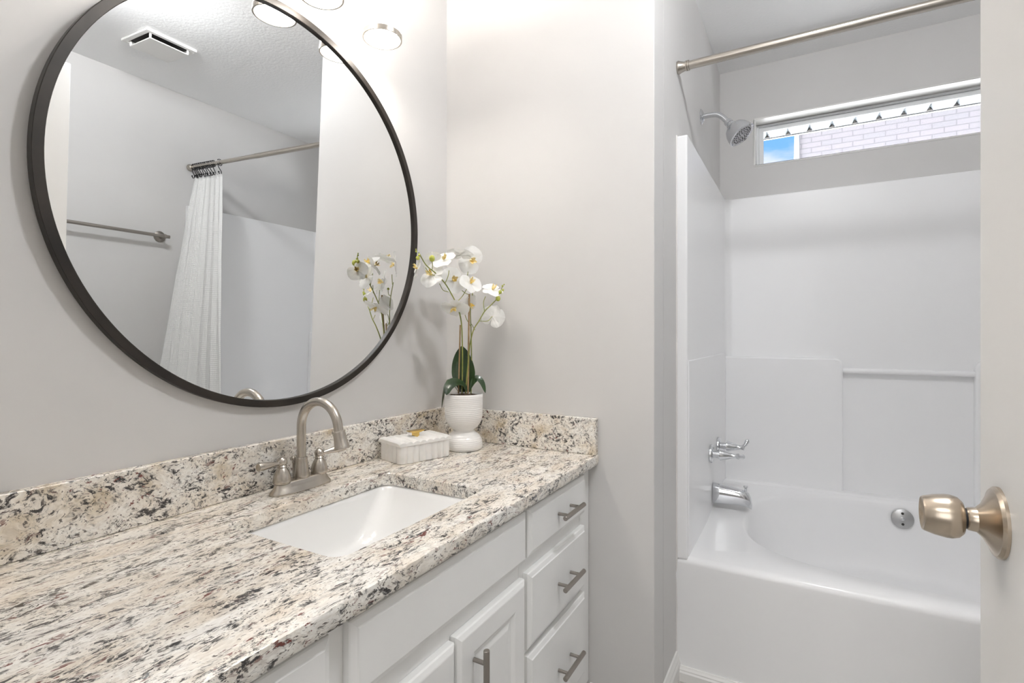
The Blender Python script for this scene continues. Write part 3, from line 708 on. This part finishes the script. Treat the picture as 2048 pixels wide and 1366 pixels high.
# ------------------------------------------------------------------ round mirror
EPS = .029
mir = empty('round_mirror', (.8077, 1.0638, CAM.z+.302)); mir.rotation_euler = (EPS, 0, 0)
bm = bmesh.new(); Ro, Ri, dp = .470, .4535, .0175
prof = [(Ro-.001, 0), (Ro, .001), (Ro, dp), (Ri, dp), (Ri, .001), (Ri+.001, 0)]
rings = [[Vector((r*math.cos(2*PI*i/180), h_, r*math.sin(2*PI*i/180))) for i in range(180)] for r, h_ in prof]; rings.append(rings[0])
loops(bm, rings, True); obj('frame', bm, m_bronze, mir, smooth=True, angle=40)
bm = bmesh.new(); n_ = 128
loops(bm, [[Vector(((Ri+.0005)*math.cos(2*PI*i/n_), .0075, (Ri+.0005)*math.sin(2*PI*i/n_))) for i in range(n_)], [Vector(((Ri+.0005)*math.cos(2*PI*i/n_), .0125, (Ri+.0005)*math.sin(2*PI*i/n_))) for i in range(n_)]], True, True, True)
obj('mirror_glass', bm, m_mirror, mir)
tag(mir, 'large round mirror with a thin dark bronze frame on the vanity wall', 'mirror')

# ------------------------------------------------------------------ vanity light
vl = empty('vanity_light', (.825, WY, 2.17))
bm = boxes((-.27, .27, -.022, -.0005, -.055, .055)); obj('back_plate', bm, m_nick, vl, bevel=.006, seg=3)
for k in (-1, 0, 1):
    x = k*.2; y_ = .974-WY; zb = 1.913-2.17
    bm = bmesh.new(); tube(bm, catmull([(x, -.02, 0), (x, -.07, .006), (x, y_-.004, -.02), (x, y_, -.06)], 6), .007, 16)
    lathe(bm, [(.0, -.060), (.022, -.062), (.028, -.070), (.028, -.095), (.0, -.095)], (x, y_, 0), n=32)
    obj('arm', bm, m_nick, vl, smooth=True)
    bm = bmesh.new(); lathe(bm, [(.0, .167), (.046, .167), (.0495, .163), (.0495, .004), (.0, .003)], (x, y_, zb), n=48)
    sh = obj('glass_shade', bm, m_shade, vl, smooth=True)
    bm = bmesh.new(); lathe(bm, [(.0, .1675), (.043, .1675), (.043, .169), (.0, .169)], (x, y_, zb), n=32); obj('glow_disc', bm, m_topfill, sh)  # disc added on the closed shade top to throw light upward
    bm = bmesh.new(); lathe(bm, [(.0, .0015), (.044, .0015), (.044, .0025), (.0, .0025)], (x, y_, zb), n=32); obj('glow_disc', bm, m_down, sh)
    bm = bmesh.new(); rp = [(.0500, .013), (.0512, .013), (.0512, 0), (.0470, 0), (.0470, .004)]
    lathe(bm, rp, (x, y_, zb), n=64, cap=False); obj('shade_rim', bm, m_nick, sh, smooth=True)
    bm = bmesh.new(); lathe(bm, [(.003, 0), (.003, .006), (.0055, .007), (.0055, .011), (.0, .012)], (x+.0285, y_, -.083), (1, 0, 0), 16); obj('thumb_screw', bm, m_nick, vl, smooth=True)
tag(vl, 'three-shade brushed nickel vanity light with glowing opal glass above the mirror', 'wall light')

# ------------------------------------------------------------------ marble box
mb = empty('marble_box', (1.173, .985, CZ), (0, 0, math.radians(-17.2)))
BL, BD, BH = .170, .112, .049
def fluted(a, b_, r, nf, nb, amp, z):
    """rounded rectangle with scalloped sides"""
    pts = []; per = 26
    def side(p, q_, nr, cnt):
        for i in range(cnt*per//2):
            t = i/(cnt*per/2); s = abs(math.sin(PI*cnt*t)); x = p[0]+(q_[0]-p[0])*t; y = p[1]+(q_[1]-p[1])*t
            pts.append(Vector((x+nr[0]*amp*(s-.7), y+nr[1]*amp*(s-.7), z)))
    side((-a+.004, -b_), (a-.004, -b_), (0, -1), nf); side((a, -b_+.004), (a, b_-.004), (1, 0), nb)
    side((a-.004, b_), (-a+.004, b_), (0, 1), nf); side((-a, b_-.004), (-a, -b_+.004), (-1, 0), nb)
    return pts
bm = bmesh.new(); a, b_ = BL/2, BD/2
loops(bm, [fluted(a-.002, b_-.002, 0, 8, 5, .0036, .0), fluted(a, b_, 0, 8, 5, .0036, .002), fluted(a, b_, 0, 8, 5, .0036, BH)], True, True, True); obj('box_body', bm, m_marble, mb, smooth=True, angle=40)
bm = bmesh.new(); nr = 8; per = 10; top, bot = [], []
la, lb = a+.0025, b_+.0025; N1 = nr*per
rows = []
for j in range(9):
    yy = -lb + 2*lb*j/8; e = 0.0035 if j in (0, 8) else 0; row = []
    for i in range(N1+1):
        xx = -la + 2*la*i/N1; s = abs(math.sin(PI*nr*i/N1)); row.append(Vector((xx, yy, BH+.0095+.0052*(s**.7) - e)))
    rows.append(row)
g = [[bm.verts.new(p) for p in r] for r in rows]; gb = [[bm.verts.new(Vector((p.x, p.y, BH+.0008))) for p in r] for r in rows]
for j in range(8):
    for i in range(N1):
        bm.faces.new((g[j][i], g[j][i+1], g[j+1][i+1], g[j+1][i])); bm.faces.new((gb[j][i], gb[j+1][i], gb[j+1][i+1], gb[j][i+1]))
for i in range(N1): bm.faces.new((g[0][i], gb[0][i], gb[0][i+1], g[0][i+1])); bm.faces.new((g[8][i], g[8][i+1], gb[8][i+1], gb[8][i]))
for j in range(8): bm.faces.new((g[j][0], g[j+1][0], gb[j+1][0], gb[j][0])); bm.faces.new((g[j][N1], gb[j][N1], gb[j+1][N1], g[j+1][N1]))
lid = obj('lid', bm, m_marble, mb, smooth=True, angle=40)
bm = bmesh.new(); zk = BH+.0115
loops(bm, [[Vector((sx*w_*1.5, sy*d_*1.4, z)) for sx, sy in ((-1, -1), (1, -1), (1, 1), (-1, 1))] for w_, d_, z in ((.0055, .0055, zk), (.0055, .0055, zk+.012), (.010, .0065, zk+.0135), (.0165, .0075, zk+.017), (.0165, .0075, zk+.019))], True, True, True)
obj('knob', bm, m_gold, lid, bevel=.0006)
tag(mb, 'white marble fluted box with ribbed lid and small brass knob on the countertop', 'box')

# ------------------------------------------------------------------ orchid
PX, PY = 1.336, .928
orc = empty('potted_orchid', (PX, PY, CZ)); OO = Vector((PX, PY, CZ))
bm = bmesh.new(); lathe(bm, [(.0, 0), (.050, 0), (.056, .003), (.0585, .010), (.0585, .020), (.055, .034), (.047, .046), (.036, .054), (.031, .058), (.031, .061), (.034, .064), (.045, .072), (.054, .086), (.0585, .102), (.0595, .118), (.0595, .160), (.0598, .172), (.0585, .1735), (.0565, .172), (.0555, .150), (.0, .148)], n=72)
obj('pot', bm, m_ceramic, orc, smooth=True, angle=60)
bm = bmesh.new(); n_ = 40; rings = []
for r in (.001, .012, .024, .036, .046, .0555):
    rings.append([Vector((r*math.cos(2*PI*i/n_), r*math.sin(2*PI*i/n_), .170+.006*noise.noise(Vector((r*90*math.cos(2*PI*i/n_), r*90*math.sin(2*PI*i/n_), 0)))-.004*(r/.055))) for i in range(n_)])
loops(bm, rings, True, True, False); so3 = obj('potting_bark', bm, m_soil, orc, smooth=True)

def A(px, py, dX=0.0):    # point of the plant seen at (px, py), dX in front of / behind the pot axis
    F = Vector((math.cos(YAW), math.sin(YAW), 0)); d = ray(px, py)
    dep = (Vector((PX, PY, 0))).dot(F) + dX
    return CAM + d*dep - OO
def leaf(name, P_, W, up, m=m_leaf, fold=.25, parent=orc):
    P_ = catmull(P_, 6); n = len(P_); bm = bmesh.new(); rows = []
    for i, p in enumerate(P_):
        t = i/(n-1); T = (P_[min(i+1, n-1)]-P_[max(i-1, 0)]).normalized(); sd = T.cross(Vector(up)).normalized(); nn = sd.cross(T).normalized()
        w_ = W*(math.sin(PI*min(1, (t*.93+.07)))**.6)*(.45+.55*min(1, t*2.2))
        if t > .98: w_ = W*.05
        rows.append([p + sd*w_*s + nn*abs(s)**1.5*w_*fold for s in (-1, -.66, -.33, -.04, .04, .33, .66, 1)])
    loops(bm, rows, False)
    bmesh.ops.solidify(bm, geom=bm.faces[:], thickness=.0016)
    return obj(name, bm, m, parent, smooth=True, angle=80, subsurf=1)
# upright leaf behind, smaller one in front of it
leaf('leaf', [A(930, 784, .012), A(928, 755, .022), A(925, 725, .026), A(924, 692, .024)], .0365, ray(925, 700)*-1, fold=.12)
leaf('leaf', [A(938, 784, .002), A(940, 757, .006), A(937, 730, .010), A(931, 712, .012)], .022, ray(925, 700)*-1 + Vector((0, .5, 0)), fold=.2)
leaf('leaf', [A(921, 784, .0), A(914, 760, .006), A(911, 738, .010), A(914, 722, .012)], .013, ray(925, 700)*-1, fold=.2)
# drooping leaves
leaf('leaf', [A(934, 782, -.005), A(925, 768, -.018), A(909, 765, -.035), A(897, 775, -.050), A(893, 790, -.058)], .020, Vector((-.5, -.3, .8)), fold=.15)
leaf('leaf', [A(938, 782, .0), A(947, 763, .0), A(955, 757, .0), A(964, 766, .0), A(971, 786, .002)], .012, Vector((-.4, -.5, .6)), fold=.2)
leaf('leaf', [A(915, 782, .01), A(903, 764, .01), A(892, 768, .01), A(886, 790, .01), A(883, 818, .01)], .010, Vector((.2, -.9, .3)), m_leafb, fold=.2)

# stakes and stems
def stick(name, pts, r, m, k=6, n=12, knots=0):
    bm = bmesh.new(); P_ = catmull(pts, k) if len(pts) > 2 else [Vector(p) for p in pts]; tube(bm, P_, r, n)
    return obj(name, bm, m, orc, smooth=True)
stick('stake', [A(917, 787), A(920.5, 650, -.02)], .0024, m_stake)
stick('stake', [A(936, 787, .0), A(938.5, 588, -.03)], .0028, m_stake)
s1 = stick('stem', [A(924, 787, -.002), A(925, 720, -.012), A(923.5, 655, -.028), A(919, 626, -.038), A(912, 606, -.052), A(893, 571, -.085), A(873, 548, -.112), A(853, 531, -.134), A(840, 510, -.149), A(837, 505, -.152)], [.0022, .0014], m_stem)
s2 = stick('stem', [A(931, 787, .0), A(935, 740, -.01), A(940, 690, -.025), A(947, 660, -.04), A(958, 642, -.05), A(969, 623, -.056), A(984, 608, -.06), A(995, 596, -.062), A(1000, 584, -.064), A(1006, 571, -.065)], [.0022, .0012], m_stem)
s3 = stick('stem', [A(942, 787, .01), A(943, 720, .006), A(942, 660, .003), A(941, 620, .0), A(945, 590, .004), A(944, 560, .01)], [.002, .0012], m_stem)
for pts in ([A(943, 655, .003), A(934, 640, -.005), A(930, 630, -.012)], [A(912, 606, -.052), A(925, 592, -.045), A(934, 577, -.04)], [A(890, 567, -.089), A(896, 553, -.084), A(898, 541, -.08)],
            [A(897, 584, -.076), A(886, 580, -.082), A(879, 567, -.086)], [A(871, 552, -.114), A(858, 545, -.122), A(851, 535, -.126)], [A(864, 541, -.122), A(865, 530, -.134), A(864, 520, -.148)],
            [A(969, 623, -.056), A(967, 605, -.05), A(971, 593, -.045)], [A(958, 642, -.05), A(975, 642, -.04), A(984, 633, -.03)], [A(946, 590, .004), A(932, 587, -.01), A(918, 576, -.02)], [A(943, 648, .002), A(948, 657, -.004), A(950, 660, -.006)], [A(930, 565, -.0), A(935, 550, .0), A(936, 543, 0)]):
    stick('stalk', pts, .0011, m_stem, 4, 8)
def bud(px, py, dX, r):
    bm = bmesh.new(); bmesh.ops.create_uvsphere(bm, u_segments=16, v_segments=12, radius=r)
    for v in bm.verts: v.co.z *= 1.15
    bmesh.ops.translate(bm, verts=bm.verts, vec=A(px, py, dX)); obj('bud', bm, m_bud, orc, smooth=True)
for b4 in ((864, 517, -.150, .0082), (835.5, 516, -.150, .0055), (838.5, 510, -.152, .0035), (832.5, 503, -.152, .0028), (832, 499, -.152, .002), (996, 597, -.062, .0074), (1000.5, 584, -.064, .0053), (1006, 580, -.065, .0034), (1005, 572, -.065, .003), (1008, 569, -.065, .002), (916, 575, -.02, .004)): bud(*b4)

def flower(px, py, dX, face, roll=0, size=.036, spread=1.0):
    """phalaenopsis blossom: 3 sepals, 2 wide petals, lip. face = direction it looks"""
    c = A(px, py, dX); q = frame_of(face); q = q @ Matrix.Rotation(roll, 3, 'Z').to_quaternion()
    bm = bmesh.new()
    def petal(ang, L_, W, cup, droop):
        nu, nv = 8, 8; g = []
        for i in range(nu+1):
            t = i/nu; wv = W*(math.sin(PI*min(1, .06+.90*t))**.62)*(.35+.65*min(1, t*1.8)); row = []
            for j in range(nv+1):
                s = -1+2*j/nv; x = s*wv; y = L_*t*(1-.04*s*s); z = cup*(t*t)*L_ + .18*abs(s)**2*wv*cup*2 + droop*L_*t*t*t + .002*noise.noise(Vector((ang*3+s, t*3, px*.1)))
                z -= .0006*math.sin(s*9)
                v = Vector((x*math.cos(ang)-y*math.sin(ang), x*math.sin(ang)+y*math.cos(ang), z)); row.append(bm.verts.new(c + q @ v))
            g.append(row)
        for i in range(nu):
            for j in range(nv): bm.faces.new((g[i][j], g[i][j+1], g[i+1][j+1], g[i+1][j]))
    petal(0, size*.95, size*.46, .10, -.15); petal(2*PI*.36, size*.90, size*.42, .12, -.1); petal(-2*PI*.36, size*.90, size*.42, .12, -.1)
    petal(PI*.42, size*1.0*spread, size*.70, .25, -.25); petal(-PI*.42, size*1.0*spread, size*.70, .25, -.25)
    bmesh.ops.solidify(bm, geom=bm.faces[:], thickness=.0006)
    fl = obj('blossom', bm, m_petal, orc, smooth=True, angle=80)
    bm = bmesh.new()
    for ang, L_, W in ((PI, .30, .13), (PI*.62, .24, .13), (-PI*.62, .24, .13)):
        g = []
        for i in range(6):
            t = i/5; row = []
            for s in (-1, 0, 1):
                wv = size*W*math.sin(PI*min(1, .25+.7*t)); x = s*wv; y = size*L_*t; z = size*(.06+.34*t*t+.1*abs(s))
                row.append(bm.verts.new(c + q @ Vector((x*math.cos(ang)-y*math.sin(ang), x*math.sin(ang)+y*math.cos(ang), z))))
            g.append(row)
        for i in range(5):
            for j in range(2): bm.faces.new((g[i][j], g[i][j+1], g[i+1][j+1], g[i+1][j]))
    bmesh.ops.solidify(bm, geom=bm.faces[:], thickness=.0008)
    lathe(bm, [(size*.03, 0), (size*.07, size*.06), (size*.075, size*.18), (size*.04, size*.26), (0, size*.28)], c + q @ Vector((0, size*.02, 0)), q @ Vector((0, .25, 1)), 12)
    lp = obj('lip', bm, m_lip, fl, smooth=True, angle=80); lp['label'] = 'yellow lip at the blossom center'
tocam = Vector((-.80, -.55, -.05)); RT = Vector((.49, -.87, 0)); UPV = Vector((0, 0, 1))
flower(889, 520, -.095, tocam*.6 - RT*.25 + UPV*.75, .1, .041)
flower(942, 521, .015, tocam*.9 + RT*.25 - UPV*.05, .5, .047)
flower(836, 536, -.150, tocam*.35 - RT*.85 + UPV*.25, .2, .034)
flower(863, 550, -.110, tocam*.8 - RT*.35 + UPV*.35, 2.9, .041)
flower(907, 560, -.040, tocam*.75 + RT*.1 + UPV*.1, 1.2, .043)
flower(941, 566, -.030, tocam*.7 + RT*.4 + UPV*.5, 2.5, .039)
flower(986, 580, -.045, tocam*.55 + RT*.1 + UPV*.8, 1.1, .037)
flower(910, 614, -.060, tocam*.5 - RT*.2 - UPV*.75, 2.1, .047)
flower(938, 608, -.012, tocam*.4 + RT*.7 - UPV*.25, .3, .036)
flower(985, 634, .010, -tocam*.85 + RT*.3 - UPV*.1, 2.2, .042)
flower(866, 525, -.090, -tocam*.6 - RT*.3 + UPV*.4, 1.0, .036)
flower(921, 510, -.030, -tocam*.3 + RT*.1 + UPV*.8, 2.0, .042)
tag(orc, 'white artificial orchid in a white footed ceramic pot in the counter corner', 'plant')
